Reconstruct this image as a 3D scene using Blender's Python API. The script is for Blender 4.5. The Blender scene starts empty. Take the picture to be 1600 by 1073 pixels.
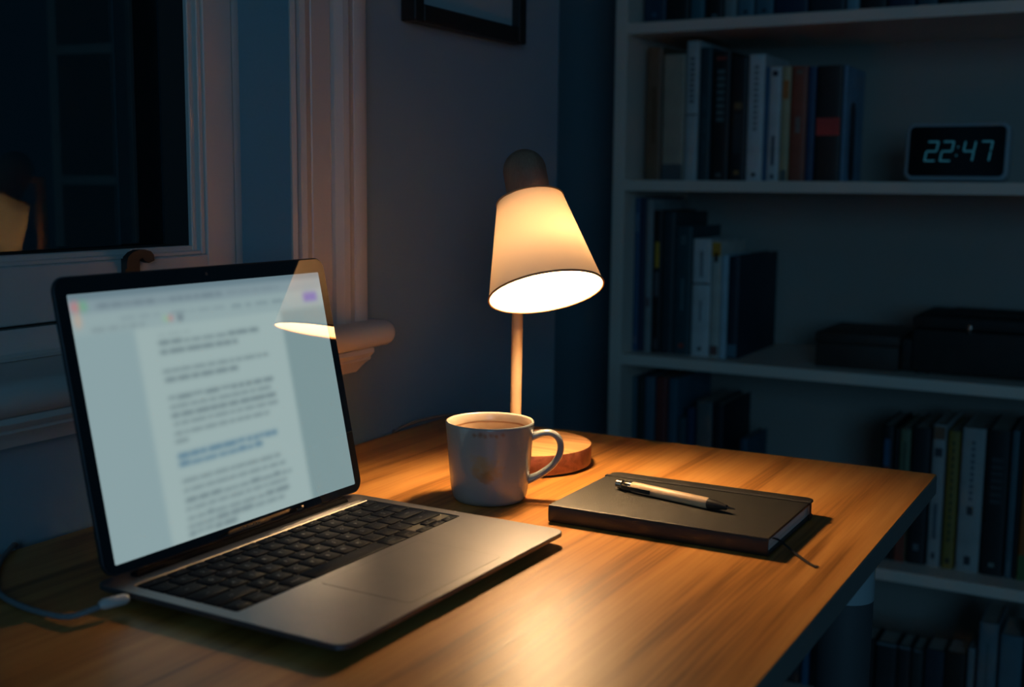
import bpy, bmesh, math, random
import numpy as np
from mathutils import Vector, Matrix
random.seed(7)
C = bpy.context.scene.collection
PI = math.pi
DZ = 0.74                                   # height of the desk surface above the floor

# ------------------------------------------------------------------ camera
cam_data = bpy.data.cameras.new('camera')
cam = bpy.data.objects.new('camera', cam_data); C.objects.link(cam)
cam_data.sensor_width = 36.0
cam_data.lens = 1859.2637 / 1600 * 36.0
cam_data.clip_start = 0.02
yaw, pitch, roll = 0.5064, 0.1330, 0.0096
fw = Vector((-math.sin(yaw)*math.cos(pitch), math.cos(yaw)*math.cos(pitch), -math.sin(pitch)))
rt = Vector((math.cos(yaw), math.sin(yaw), 0)); up = rt.cross(fw)
r2 = rt*math.cos(roll) + up*math.sin(roll); u2 = -rt*math.sin(roll) + up*math.cos(roll)
M = Matrix((r2, u2, -fw)).transposed().to_4x4(); M.translation = Vector((0, 0, 0.2983 + DZ))
cam.matrix_world = M
cam_data.dof.use_dof = True
cam_data.dof.focus_distance = 1.13
cam_data.dof.aperture_fstop = 5.0
bpy.context.scene.camera = cam

# ------------------------------------------------------------------ world, exposure, fill light
sc = bpy.context.scene
sc.view_settings.view_transform = 'Standard'
sc.view_settings.look = 'None'
sc.view_settings.exposure = 0.0
sc.view_settings.gamma = 1.0
sc.view_settings.use_curve_mapping = False
w = bpy.data.worlds.new('night_sky'); sc.world = w; w.use_nodes = True
bg = w.node_tree.nodes['Background']
bg.inputs[0].default_value = (0.10, 0.50, 0.90, 1); bg.inputs[1].default_value = 0.004

def area_light(name, loc, target, sx, sy, power, col):
    l = bpy.data.lights.new(name, 'AREA'); l.shape = 'RECTANGLE'; l.size = sx; l.size_y = sy
    l.energy = power; l.color = col
    o = bpy.data.objects.new(name, l); C.objects.link(o)
    o.location = loc
    o.rotation_euler = (Vector(target) - Vector(loc)).to_track_quat('-Z', 'Y').to_euler()
    return o
# added cool fill light, set in a made-up window behind the camera
area_light('cool_fill_light', (1.45, -2.26, 1.50), (0.9, 1.0, 1.3), 1.3, 1.2, 13.5, (0.22, 0.60, 0.96))

BULB_STRENGTH = 345.0
SCREEN_STRENGTH = 1.0

# ------------------------------------------------------------------ materials
def mat(name, col, rough=0.5, metal=0.0, spec=0.5, coat=0.0, ior=None, emit=None, estr=0.0):
    m = bpy.data.materials.new(name); m.use_nodes = True
    b = m.node_tree.nodes['Principled BSDF']
    b.inputs['Base Color'].default_value = (*col, 1)
    b.inputs['Roughness'].default_value = rough
    b.inputs['Metallic'].default_value = metal
    b.inputs['Specular IOR Level'].default_value = spec
    b.inputs['Coat Weight'].default_value = coat
    if ior: b.inputs['IOR'].default_value = ior
    if emit:
        b.inputs['Emission Color'].default_value = (*emit, 1); b.inputs['Emission Strength'].default_value = estr
    return m
def N(m, t, **kw):
    n = m.node_tree.nodes.new(t)
    for k, v in kw.items(): setattr(n, k, v)
    return n
def L(m, a, b): m.node_tree.links.new(a, b)
def bsdf(m): return m.node_tree.nodes['Principled BSDF']
def noisy(m, c1, c2, scale=(8, 8, 8), detail=4, bump=0.0, bscale=None, rough=None, dist=0.002):
    """colour varied between c1 and c2 by noise, optional fine bump"""
    tc = N(m, 'ShaderNodeTexCoord'); mp = N(m, 'ShaderNodeMapping'); mp.inputs['Scale'].default_value = scale
    L(m, tc.outputs['Object'], mp.inputs['Vector'])
    nz = N(m, 'ShaderNodeTexNoise'); nz.inputs['Scale'].default_value = 1; nz.inputs['Detail'].default_value = detail
    L(m, mp.outputs[0], nz.inputs['Vector'])
    rp = N(m, 'ShaderNodeValToRGB'); rp.color_ramp.elements[0].position = .3; rp.color_ramp.elements[1].position = .7
    rp.color_ramp.elements[0].color = (*c1, 1); rp.color_ramp.elements[1].color = (*c2, 1)
    L(m, nz.outputs[0], rp.inputs[0]); L(m, rp.outputs[0], bsdf(m).inputs['Base Color'])
    if bump:
        n2 = N(m, 'ShaderNodeTexNoise'); n2.inputs['Scale'].default_value = bscale or 200; n2.inputs['Detail'].default_value = 3
        L(m, tc.outputs['Object'], n2.inputs['Vector'])
        bp = N(m, 'ShaderNodeBump'); bp.inputs['Strength'].default_value = bump; bp.inputs['Distance'].default_value = dist
        L(m, n2.outputs[0], bp.inputs['Height']); L(m, bp.outputs[0], bsdf(m).inputs['Normal'])
    return m

def wood(name, cols, along=1, sc_=1.0, rough=0.4, bump=0.15, ring=1.0, spec=0.5):
    m = mat(name, cols[1], rough, spec=spec)
    tc = N(m, 'ShaderNodeTexCoord')
    s = [14*sc_, 14*sc_, 14*sc_]; s[along] = 0.9*sc_
    mp = N(m, 'ShaderNodeMapping'); mp.inputs['Scale'].default_value = s
    L(m, tc.outputs['Object'], mp.inputs['Vector'])
    n1 = N(m, 'ShaderNodeTexNoise'); n1.inputs['Scale'].default_value = 1.0; n1.inputs['Detail'].default_value = 3
    n1.inputs['Distortion'].default_value = 0.6
    L(m, mp.outputs[0], n1.inputs['Vector'])
    mul = N(m, 'ShaderNodeMath', operation='MULTIPLY'); mul.inputs[1].default_value = 9.0*ring
    L(m, n1.outputs[0], mul.inputs[0])
    sn = N(m, 'ShaderNodeMath', operation='SINE'); m2 = N(m, 'ShaderNodeMath', operation='MULTIPLY'); m2.inputs[1].default_value = PI
    L(m, mul.outputs[0], m2.inputs[0]); L(m, m2.outputs[0], sn.inputs[0])
    mr = N(m, 'ShaderNodeMapRange'); mr.inputs[1].default_value = -1; mr.inputs[2].default_value = 1
    L(m, sn.outputs[0], mr.inputs[0])
    s2 = [330*sc_, 330*sc_, 330*sc_]; s2[along] = 7*sc_
    mp2 = N(m, 'ShaderNodeMapping'); mp2.inputs['Scale'].default_value = s2
    L(m, tc.outputs['Object'], mp2.inputs['Vector'])
    n2 = N(m, 'ShaderNodeTexNoise'); n2.inputs['Scale'].default_value = 1.0; n2.inputs['Detail'].default_value = 4
    L(m, mp2.outputs[0], n2.inputs['Vector'])
    s3 = [60*sc_, 60*sc_, 60*sc_]; s3[along] = 2.0*sc_
    mp3 = N(m, 'ShaderNodeMapping'); mp3.inputs['Scale'].default_value = s3
    L(m, tc.outputs['Object'], mp3.inputs['Vector'])
    n3 = N(m, 'ShaderNodeTexNoise'); n3.inputs['Scale'].default_value = 1.0; n3.inputs['Detail'].default_value = 4
    L(m, mp3.outputs[0], n3.inputs['Vector'])
    a = N(m, 'ShaderNodeMath', operation='MULTIPLY_ADD'); a.inputs[1].default_value = 0.22
    L(m, mr.outputs[0], a.inputs[0])
    b1 = N(m, 'ShaderNodeMath', operation='MULTIPLY'); b1.inputs[1].default_value = 0.42; L(m, n2.outputs[0], b1.inputs[0])
    b2 = N(m, 'ShaderNodeMath', operation='MULTIPLY_ADD'); b2.inputs[1].default_value = 0.42; L(m, n3.outputs[0], b2.inputs[0])
    L(m, b1.outputs[0], b2.inputs[2]); L(m, b2.outputs[0], a.inputs[2])
    rp = N(m, 'ShaderNodeValToRGB'); e = rp.color_ramp.elements
    e[0].position = 0.33; e[0].color = (*cols[0], 1); e[1].position = 0.70; e[1].color = (*cols[2], 1)
    k = e.new(0.5); k.color = (*cols[1], 1)
    L(m, a.outputs[0], rp.inputs[0]); L(m, rp.outputs[0], bsdf(m).inputs['Base Color'])
    bp = N(m, 'ShaderNodeBump'); bp.inputs['Strength'].default_value = bump; bp.inputs['Distance'].default_value = 0.0006
    L(m, b2.outputs[0], bp.inputs['Height']); L(m, bp.outputs[0], bsdf(m).inputs['Normal'])
    return m

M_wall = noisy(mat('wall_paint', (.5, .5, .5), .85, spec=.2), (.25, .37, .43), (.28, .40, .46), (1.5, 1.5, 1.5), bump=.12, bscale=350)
M_backwall = noisy(mat('shaded_wall_paint', (.3, .3, .3), .9, spec=.2), (.20, .30, .35), (.22, .32, .37), (1.5, 1.5, 1.5), bump=.12, bscale=350)  # wall paint made darker, the alcove's shade put into the colour
M_ceil = noisy(mat('ceiling_paint', (.6, .6, .6), .9, spec=.1), (.58, .58, .57), (.62, .62, .61), (2, 2, 2))
M_trim = noisy(mat('white_gloss_trim', (.7, .69, .67), .42), (.60, .58, .56), (.66, .64, .61), (4, 4, 1.5), bump=.08, bscale=60)
M_shelf = noisy(mat('white_shelf_laminate', (.6, .6, .6), .5), (.80, .67, .58), (.86, .72, .62), (5, 5, 5))
M_panel = noisy(mat('bookcase_back_board', (.4, .4, .4), .8), (.36, .34, .31), (.40, .37, .34), (3, 3, 3))
M_floor = wood('floor_boards', ((.05, .03, .02), (.08, .05, .03), (.11, .07, .045)), along=1, sc_=.4)
M_desk = wood('oak_desk_top', ((.27, .105, .021), (.52, .222, .050), (.63, .30, .080)), along=1, rough=.39, bump=.45, ring=.9, spec=.27)
M_deskedge = noisy(mat('desk_edge_band', (.10, .07, .05), .5), (.16, .15, .14), (.21, .19, .175), (40, 3, 40))
M_white_metal = noisy(mat('white_leg_metal', (.55, .58, .58), .4), (.34, .40, .42), (.40, .46, .48), (5, 5, 5))
M_grey_metal = noisy(mat('dark_leg_metal', (.09, .09, .095), .6), (.07, .07, .075), (.09, .09, .095), (5, 5, 5))
M_alu = noisy(mat('anodised_aluminium', (.2, .2, .2), .40, metal=.75, spec=.3), (.150, .155, .175), (.165, .17, .19), (30, 30, 30), bump=.03, bscale=2500)
M_aludark = mat('laptop_underside', (.10, .10, .11), .5, metal=.5)
M_well = mat('keyboard_well', (.012, .012, .014), .55)
M_key = noisy(mat('black_keycap', (.012, .012, .015), .6, spec=.04), (.0015, .004, .010), (.003, .006, .014), (90, 90, 90), bump=.05, bscale=1500)
M_legend = mat('key_legend', (.13, .14, .17), .5)
M_bezel = mat('lid_glass', (.004, .004, .005), .025, ior=1.85)
M_hinge = mat('hinge_plastic', (.004, .005, .007), .8, spec=.03)
M_chamfer = mat('polished_chamfer', (.22, .20, .19), .42, metal=.5)
M_rubber = mat('black_rubber', (.02, .02, .02), .7)
M_cable = noisy(mat('white_braided_cable', (.2, .22, .24), .7), (.15, .18, .20), (.22, .25, .27), (900, 900, 900))
M_plug = mat('cable_plug', (.60, .58, .57), .35)
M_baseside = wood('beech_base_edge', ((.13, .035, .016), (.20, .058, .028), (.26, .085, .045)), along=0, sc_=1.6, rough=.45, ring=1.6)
M_capwood = wood('walnut_lamp_cap', ((.24, .13, .085), (.29, .165, .11), (.34, .20, .13)), along=2, sc_=2.0, rough=.55)
M_basewood = wood('beech_lamp_base', ((.46, .20, .075), (.58, .29, .11), (.66, .36, .15)), along=0, sc_=1.6, rough=.42, ring=1.6)
M_pole = noisy(mat('beige_painted_pole', (.6, .42, .26), .42), (.56, .38, .22), (.62, .43, .26), (40, 40, 4))
M_rim = mat('shade_rim_trim', (.55, .28, .13), .6)
M_socket = mat('lamp_socket', (.6, .6, .58), .5)
M_cover = noisy(mat('black_leatherette', (.012, .012, .012), .5, spec=.6), (.009, .010, .010), (.015, .015, .013), (35, 35, 35), bump=.25, bscale=900, dist=.0006)
M_elastic = mat('elastic_band', (.010, .010, .011), .7)
M_ribbon = mat('black_ribbon', (.012, .012, .014), .6)
M_brass = noisy(mat('kraft_pen_barrel', (.62, .42, .24), .42, metal=0.0), (.56, .38, .22), (.66, .46, .28), (60, 60, 60))
M_chrome = mat('dark_chrome', (.30, .27, .25), .16, metal=1.0)
M_blackplastic = mat('black_pen_plastic', (.02, .02, .02), .3)
M_frame = noisy(mat('black_picture_frame', (.008, .008, .008), .5), (.007, .007, .007), (.012, .012, .012), (20, 20, 20))
M_mount = mat('picture_mount', (.55, .56, .57), .35, coat=.5)
M_print = noisy(mat('picture_print', (.3, .34, .36), .4), (.2, .24, .26), (.42, .45, .46), (5, 5, 5))
M_latch = noisy(mat('bronze_latch', (.04, .04, .04), .45, metal=.4), (.035, .034, .033), (.06, .057, .054), (40, 40, 40))
M_clockcase = mat('clock_case', (.42, .50, .55), .45)
M_clockface = mat('clock_face', (.006, .006, .008), .12)
M_digit = mat('clock_digit', (.01, .02, .02), .5, emit=(.10, .62, .92), estr=.085)
M_blackbox = noisy(mat('black_box_cloth', (.02, .02, .02), .7), (.014, .014, .014), (.024, .023, .022), (30, 30, 30))
M_brownbox = noisy(mat('dark_brown_box', (.05, .035, .03), .6), (.035, .025, .02), (.05, .036, .03), (30, 30, 30))
M_page = mat('book_pages', (.42, .40, .36), .8)
M_nbpage = noisy(mat('notebook_pages', (.6, .57, .5), .8), (.50, .48, .42), (.66, .63, .56), (2, 2, 1200))

# lamp shade fabric: diffuse cloth that lets a little light through
def make_shade_mat():
    m = bpy.data.materials.new('shade_fabric'); m.use_nodes = True
    nt = m.node_tree; nt.nodes.clear()
    out = nt.nodes.new('ShaderNodeOutputMaterial'); df = nt.nodes.new('ShaderNodeBsdfDiffuse'); tr = nt.nodes.new('ShaderNodeBsdfTranslucent')
    ad = nt.nodes.new('ShaderNodeAddShader')
    df.inputs[0].default_value = (.80, .73, .58, 1)
    tc = nt.nodes.new('ShaderNodeTexCoord'); nz = nt.nodes.new('ShaderNodeTexNoise'); nz.inputs['Scale'].default_value = 600
    rp = nt.nodes.new('ShaderNodeValToRGB')
    rp.color_ramp.elements[0].color = (.0195, .0138, .0086, 1); rp.color_ramp.elements[1].color = (.0226, .0160, .0100, 1)
    nt.links.new(tc.outputs['Object'], nz.inputs['Vector']); nt.links.new(nz.outputs[0], rp.inputs[0]); nt.links.new(rp.outputs[0], tr.inputs[0])
    nt.links.new(df.outputs[0], ad.inputs[0]); nt.links.new(tr.outputs[0], ad.inputs[1]); nt.links.new(ad.outputs[0], out.inputs[0])
    return m
M_shade = make_shade_mat()
M_bulb = mat('lit_bulb', (.8, .8, .8), .5, emit=(1.0, .65, .34), estr=BULB_STRENGTH)

def make_glass():
    m = bpy.data.materials.new('window_glass'); m.use_nodes = True
    nt = m.node_tree; nt.nodes.clear()
    out = nt.nodes.new('ShaderNodeOutputMaterial'); g = nt.nodes.new('ShaderNodeBsdfGlass'); g.inputs['IOR'].default_value = 1.5
    g.inputs['Roughness'].default_value = 0.0; g.inputs['Color'].default_value = (.80, .90, .92, 1)
    nt.links.new(g.outputs[0], out.inputs[0]); return m
M_glass = make_glass()
M_unlit = mat('unlit_lining', (.03, .03, .03), .8)  # near-black colour stands in for shade around the panes
M_lid = noisy(mat('dark_lid_shell', (.05, .05, .055), .5, metal=.4, spec=.3), (.035, .038, .045), (.05, .052, .06), (30, 30, 30))

# stained mug glaze
def make_mug_mat():
    m = mat('stained_mug_glaze', (.235, .265, .275), .18, coat=.2)
    tc = N(m, 'ShaderNodeTexCoord')
    nz = N(m, 'ShaderNodeTexNoise'); nz.inputs['Scale'].default_value = 150; nz.inputs['Detail'].default_value = 5
    L(m, tc.outputs['Object'], nz.inputs['Vector'])
    def blob(center, radius, soft, ringed=0):
        vd = N(m, 'ShaderNodeVectorMath', operation='DISTANCE'); vd.inputs[1].default_value = center
        L(m, tc.outputs['Object'], vd.inputs[0])
        a = N(m, 'ShaderNodeMath', operation='MULTIPLY_ADD'); a.inputs[1].default_value = radius*2.4; L(m, nz.outputs[0], a.inputs[0]); L(m, vd.outputs['Value'], a.inputs[2])
        mr = N(m, 'ShaderNodeMapRange'); mr.interpolation_type = 'SMOOTHSTEP'
        mr.inputs[1].default_value = radius*2.2 + soft; mr.inputs[2].default_value = radius*2.2 - soft
        L(m, a.outputs[0], mr.inputs[0]); return mr.outputs[0]
    base = (.235, .265, .275, 1); prev = None
    def over(prev, fac, col, k):
        mx = N(m, 'ShaderNodeMix', data_type='RGBA'); mm = N(m, 'ShaderNodeMath', operation='MULTIPLY'); mm.inputs[1].default_value = k
        L(m, fac, mm.inputs[0]); L(m, mm.outputs[0], mx.inputs[0])
        if prev is None: mx.inputs[6].default_value = base
        else: L(m, prev, mx.inputs[6])
        mx.inputs[7].default_value = (*col, 1); return mx.outputs[2]
    dx, dy = .50, -.866                      # towards the viewer, from the mug's axis
    px, py = .866, .50                       # to the right as seen from the desk chair
    def P(side, h, r=.0375): 
        fwd = math.sqrt(max(r*r - side*side, 0)); return (dx*fwd + px*side, dy*fwd + py*side, h)
    prev = over(prev, blob(P(-.007, .041), .0085, .005), (.30, .24, .12), .75)
    prev = over(prev, blob(P(.002, .036), .0080, .004), (.30, .22, .10), .65)
    prev = over(prev, blob(P(-.003, .029), .0055, .003), (.24, .15, .06), .7)
    prev = over(prev, blob(P(-.012, .034), .0040, .002), (.30, .20, .09), .6)
    prev = over(prev, blob(P(.0135, .0395), .0013, .0007), (.13, .04, .015), .95)
    for sd, hh_, rr in ((-.014, .0695, .0016), (-.009, .0700, .0022), (-.004, .0688, .0017), (.001, .0698, .0024), (.006, .0690, .0014), (.012, .0700, .0016)):
        prev = over(prev, blob(P(sd, hh_, .0415), rr, rr*.9), (.20, .11, .06), .75)
    prev = over(prev, blob(P(.016, .012, .036), .004, .003), (.32, .26, .18), .4)
    L(m, prev, bsdf(m).inputs['Base Color'])
    return m
M_mug = make_mug_mat()
def make_mug_inner():
    m = mat('coffee_stained_interior', (.6, .5, .4), .2, coat=.2)
    tc = N(m, 'ShaderNodeTexCoord'); sx = N(m, 'ShaderNodeSeparateXYZ'); L(m, tc.outputs['Object'], sx.inputs[0])
    nz = N(m, 'ShaderNodeTexNoise'); nz.inputs['Scale'].default_value = 130; nz.inputs['Detail'].default_value = 5
    L(m, tc.outputs['Object'], nz.inputs['Vector'])
    n2 = N(m, 'ShaderNodeTexNoise'); n2.inputs['Scale'].default_value = 18; L(m, tc.outputs['Object'], n2.inputs['Vector'])
    a = N(m, 'ShaderNodeMath', operation='MULTIPLY_ADD'); a.inputs[1].default_value = .006; L(m, n2.outputs[0], a.inputs[0]); L(m, sx.outputs[2], a.inputs[2])
    rp = N(m, 'ShaderNodeValToRGB'); mr = N(m, 'ShaderNodeMapRange'); mr.inputs[1].default_value = .040; mr.inputs[2].default_value = .080
    L(m, a.outputs[0], mr.inputs[0]); L(m, mr.outputs[0], rp.inputs[0])
    e = rp.color_ramp.elements
    e[0].position = 0; e[0].color = (.34, .20, .10, 1); e[1].position = 1; e[1].color = (.56, .50, .42, 1)
    for p, c in ((.52, (.46, .34, .22, 1)), (.70, (.50, .38, .26, 1)), (.735, (.20, .07, .02, 1)), (.765, (.52, .42, .31, 1))):
        k = e.new(p); k.color = c
    L(m, rp.outputs[0], bsdf(m).inputs['Base Color']); return m
M_muginner = make_mug_inner()

# ------------------------------------------------------------------ mesh helpers
def link(name, me, m=None, parent=None, loc=None):
    o = bpy.data.objects.new(name, me); C.objects.link(o)
    if m: me.materials.append(m)
    if parent: o.parent = parent
    if loc: o.location = loc
    return o
def fin(name, bm, m=None, parent=None, loc=None, smooth=False, angle=35):
    bmesh.ops.recalc_face_normals(bm, faces=bm.faces)
    me = bpy.data.meshes.new(name); bm.to_mesh(me); bm.free()
    if smooth:
        me.polygons.foreach_set('use_smooth', [True]*len(me.polygons))
        me.set_sharp_from_angle(angle=math.radians(angle))
    return link(name, me, m, parent, loc)
def box(bm, x0, x1, y0, y1, z0, z1, bev=0.0, seg=2):
    vs = [bm.verts.new((x, y, z)) for x in (x0, x1) for y in (y0, y1) for z in (z0, z1)]
    fs = [(0, 1, 3, 2), (4, 6, 7, 5), (0, 4, 5, 1), (2, 3, 7, 6), (0, 2, 6, 4), (1, 5, 7, 3)]
    ff = [bm.faces.new([vs[i] for i in f]) for f in fs]
    if bev:
        ed = list({e for f in ff for e in f.edges})
        bmesh.ops.bevel(bm, geom=ed, offset=bev, segments=seg, profile=.5, affect='EDGES')
def mkbox(name, x0, x1, y0, y1, z0, z1, m, parent=None, bev=0.0, seg=2):
    bm = bmesh.new(); box(bm, x0, x1, y0, y1, z0, z1, bev, seg)
    return fin(name, bm, m, parent, smooth=bev > 0)
def loft(bm, rings, cap=True, closed=True):
    """rings: list of lists of points, equal length"""
    R = [[bm.verts.new(p) for p in r] for r in rings]; n = len(R[0])
    for a, b in zip(R[:-1], R[1:]):
        for i in range(n if closed else n-1):
            j = (i+1) % n; bm.faces.new((a[i], a[j], b[j], b[i]))
    if cap: bm.faces.new(R[0][::-1]); bm.faces.new(R[-1])
    return R
def rrect(hx, hy, r, seg=6, cx=0, cy=0):
    pts = []
    for k, (sx, sy) in enumerate(((1, 1), (-1, 1), (-1, -1), (1, -1))):
        for i in range(seg+1):
            a = (k + i/seg)*PI/2
            pts.append((cx + sx*(hx-r) + r*math.cos(a), cy + sy*(hy-r) + r*math.sin(a)))
    return pts
def lathe(bm, prof, n=48, cap=False):
    rings = [[(r*math.cos(2*PI*i/n), r*math.sin(2*PI*i/n), z) for i in range(n)] for r, z in prof]
    return loft(bm, rings, cap=cap)
def catmull(P, k=8):
    P = [Vector(p) for p in P]; Q = [P[0]*2-P[1]] + P + [P[-1]*2-P[-2]]; out = []
    for i in range(1, len(Q)-2):
        for j in range(k):
            t = j/k; a, b, c, d = Q[i-1:i+3]
            out.append(.5*((2*b) + (c-a)*t + (2*a-5*b+4*c-d)*t*t + (3*b-a-3*c+d)*t**3))
    out.append(P[-1]); return out
def tube(bm, path, r, n=10, cap=True, flat=1.0):
    path = [Vector(p) for p in path]; rings = []; up = Vector((0, 0, 1))
    prev = None
    for i, p in enumerate(path):
        t = (path[min(i+1, len(path)-1)] - path[max(i-1, 0)]).normalized()
        if prev is None:
            s = t.cross(up);  s = s if s.length > 1e-3 else t.cross(Vector((1, 0, 0)))
        else: s = prev - t*prev.dot(t)
        s.normalize(); prev = s; u = s.cross(t)
        rr = r[i] if isinstance(r, (list, tuple)) else r
        rings.append([p + s*rr*math.cos(2*PI*k/n) + u*rr*flat*math.sin(2*PI*k/n) for k in range(n)])
    loft(bm, rings, cap=cap)
def prism_y(bm, pts, y0, y1):     # pts in (x, z)
    loft(bm, [[(x, y0, z) for x, z in pts], [(x, y1, z) for x, z in pts]])
def prism_z(bm, pts, z0, z1):     # pts in (x, y)
    loft(bm, [[(x, y, z0) for x, y in pts], [(x, y, z1) for x, y in pts]])
def thing(name, label, cat, loc=(0, 0, 0), rotz=0, group=None):
    o = bpy.data.objects.new(name, None); C.objects.link(o); o.empty_display_size = .05
    o.location = loc; o.rotation_euler = (0, 0, rotz); o['label'] = label; o['category'] = cat
    if group: o['group'] = group
    return o
def struct(o, label=None):
    o['kind'] = 'structure'
    if label: o['label'] = label; o['category'] = 'building part'
    return o
def text_mesh(s, size, ext=0.0):
    cu = bpy.data.curves.new('txt', 'FONT'); cu.body = s; cu.size = size; cu.align_x = 'CENTER'; cu.align_y = 'CENTER'; cu.resolution_u = 1; cu.extrude = ext
    o = bpy.data.objects.new('txt', cu); C.objects.link(o)
    dg = bpy.context.evaluated_depsgraph_get(); me = bpy.data.meshes.new_from_object(o.evaluated_get(dg))
    bpy.data.objects.remove(o); bpy.data.curves.remove(cu); return me

# ------------------------------------------------------------------ room shell
WX = -0.82; YC = 1.613; YB = 2.565; XR = 2.7; YF = -2.3; HC = 2.55; XA = -1.40
WIN_Y1 = 0.972; WIN_Y0 = -0.10; WIN_Z0 = DZ + 0.118; WIN_Z1 = DZ + 1.30
bm = bmesh.new()     # left wall with the window opening, ending in an outer corner at the alcove
T = 0.22
box(bm, WX-T, WX, YF, WIN_Y0, 0, HC); box(bm, WX-T, WX, WIN_Y1, YC, 0, HC)
box(bm, WX-T, WX, WIN_Y0, WIN_Y1, 0, WIN_Z0); box(bm, WX-T, WX, WIN_Y0, WIN_Y1, WIN_Z1, HC)
struct(fin('wall_left', bm, M_wall), 'pale painted wall around the window beside the desk')
struct(mkbox('wall_recess', XA-.1, XA, YC-.1, YB+.1, 0, HC, M_backwall), 'shade-darkened side wall of the alcove left of the bookcase')
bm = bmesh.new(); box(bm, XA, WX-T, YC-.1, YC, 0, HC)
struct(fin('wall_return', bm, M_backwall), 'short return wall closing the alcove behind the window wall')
struct(mkbox('wall_back', XA-.1, XR+.1, YB, YB+.1, 0, HC, M_backwall), 'shade-darkened back wall behind the bookcase')
RX0, RX1, RZ0, RZ1 = 0.75, 2.15, 0.86, 2.12
bm = bmesh.new()
box(bm, WX-T, RX0, YF-.15, YF, 0, HC); box(bm, RX1, XR+.1, YF-.15, YF, 0, HC)
box(bm, RX0, RX1, YF-.15, YF, 0, RZ0); box(bm, RX0, RX1, YF-.15, YF, RZ1, HC)
struct(fin('wall_front', bm, M_wall), 'painted wall behind the camera with an opening for the fill light')
struct(mkbox('wall_right', XR, XR+.1, YF-.1, YB+.1, 0, HC, M_wall), 'painted wall on the right of the room')
struct(mkbox('floor', XA-.1, XR+.15, YF-.1, YB+.1, -.1, 0, M_floor), 'dark wooden floor under the desk')
struct(mkbox('ceiling', XA-.1, XR+.15, YF-.1, YB+.1, HC, HC+.1, M_ceil), 'white ceiling above the room')
w2 = struct(thing('fill_window', 'made-up window around the fill light behind the camera', 'window', ((RX0+RX1)/2, YF, RZ0)))  # unseen window added to house the fill light
bm = bmesh.new()
hw = (RX1-RX0)/2; hh = RZ1-RZ0
box(bm, -hw, -hw+.06, -.08, -.02, 0, hh); box(bm, hw-.06, hw, -.08, -.02, 0, hh); box(bm, -hw+.06, hw-.06, -.08, -.02, 0, .06)
box(bm, -hw+.06, hw-.06, -.08, -.02, hh-.06, hh); box(bm, -.02, .02, -.08, -.02, .06, hh-.06)
fin('fill_window_frame', bm, M_trim, w2)

# ------------------------------------------------------------------ window 1
SX = -0.8656                                  # inner face of the sash
win = struct(thing('window_1', 'white framed window with moulded casing beside the desk', 'window', (0, 0, 0)))
z = lambda v: DZ + v
# reveal (jamb) lining, far side and near side, top, and the sill board
mkbox('jamb', SX-.06, WX+.0185, WIN_Y1-.001, WIN_Y1+.0005, z(.146), WIN_Z1, M_wall, win)
mkbox('jamb', SX-.06, WX+.001, WIN_Y0-.02, WIN_Y0, z(.146), WIN_Z1, M_trim, win)
for yy in ((WIN_Y1-.002, WIN_Y1+.004), (WIN_Y0-.004, WIN_Y0+.002)):
    mkbox('dark_reveal_lining', WX-T-.01, SX-.061, yy[0], yy[1], WIN_Z0, WIN_Z1, M_unlit, win)  # lining added so the outer reveal stays dark behind the glass
# stop bead between jamb and sash
mkbox('stop_bead', SX-.05, SX-.002, .9605, WIN_Y1, z(.146), WIN_Z1, M_trim, win, bev=.002)
def casing(y0, sgn, name):
    # profile across the casing, (offset from opening edge, proud of wall)
    pr = [(0, 0), (0, .020), (.0055, .022), (.0078, .020), (.0085, .012), (.0135, .011), (.0145, .020), (.021, .0225), (.026, .021), (.033, .0185),
          (.0345, .0165), (.036, .0185), (.067, .0185), (.0685, .0150), (.0705, .0150), (.072, .020), (.080, .026), (.088, .0275), (.094, .024), (.098, .022), (.1035, .0215), (.1045, .0185), (.106, .0215),
          (.112, .024), (.122, .024), (.127, .022), (.1275, 0)]
    bm = bmesh.new(); prism_z(bm, [(WX+p, y0+sgn*o) for o, p in pr], z(.1405), WIN_Z1+.10)
    return fin(name, bm, M_trim, win, smooth=True, angle=25)
casing(WIN_Y1, 1, 'casing'); casing(WIN_Y0, -1, 'casing')
mkbox('head_casing', WX, WX+.024, WIN_Y0-.16, WIN_Y1+.16, WIN_Z1+.10, WIN_Z1+.22, M_trim, win, bev=.003)
# stool: board with a rounded nose and rounded end
def stool():
    x0, x1, r, zt = SX-.06, -.770, .0145, z(.1435)
    prof = [(x0, zt), (x1-r, zt)] + [(x1-r + r*math.sin(a), zt-r + r*math.cos(a)) for a in [PI*i/10 for i in range(1, 10)]] + [(x1-r, zt-2*r), (x0, zt-2*r)]
    ye = 1.1235
    rings = []
    for k in range(0, 9):                      # half-round end: profile shrinks along an arc
        a = PI/2*k/8; y = ye - r + r*math.sin(a); f = math.cos(a) if k < 8 else .05
        rings.append([(x0 if px < WX else x1-r-.001 + (px-(x1-r-.001))*f if px > x1-r else px, y, zt-r + (pz-(zt-r))*f) for px, pz in prof])
    rings = [[(px, WIN_Y0-.15, pz) for px, pz in prof]] + [[(px, 1.0, pz) for px, pz in prof]] + rings
    # the part that crosses the wall is only inside the opening; beyond it the stool starts at the wall face
    bm = bmesh.new()
    rr = [[(max(px, WX) , y, pz) for px, y, pz in ring] for ring in rings]
    loft(bm, rr); o = fin('stool', bm, M_trim, win, smooth=True, angle=50)
    mkbox('sill_board', SX-.06, WX, WIN_Y0, WIN_Y1, zt-2*r+.002, zt, M_trim, win)
    return o
stool()
bm = bmesh.new()   # bed moulding under the stool, its end cut back in a slope
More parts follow.
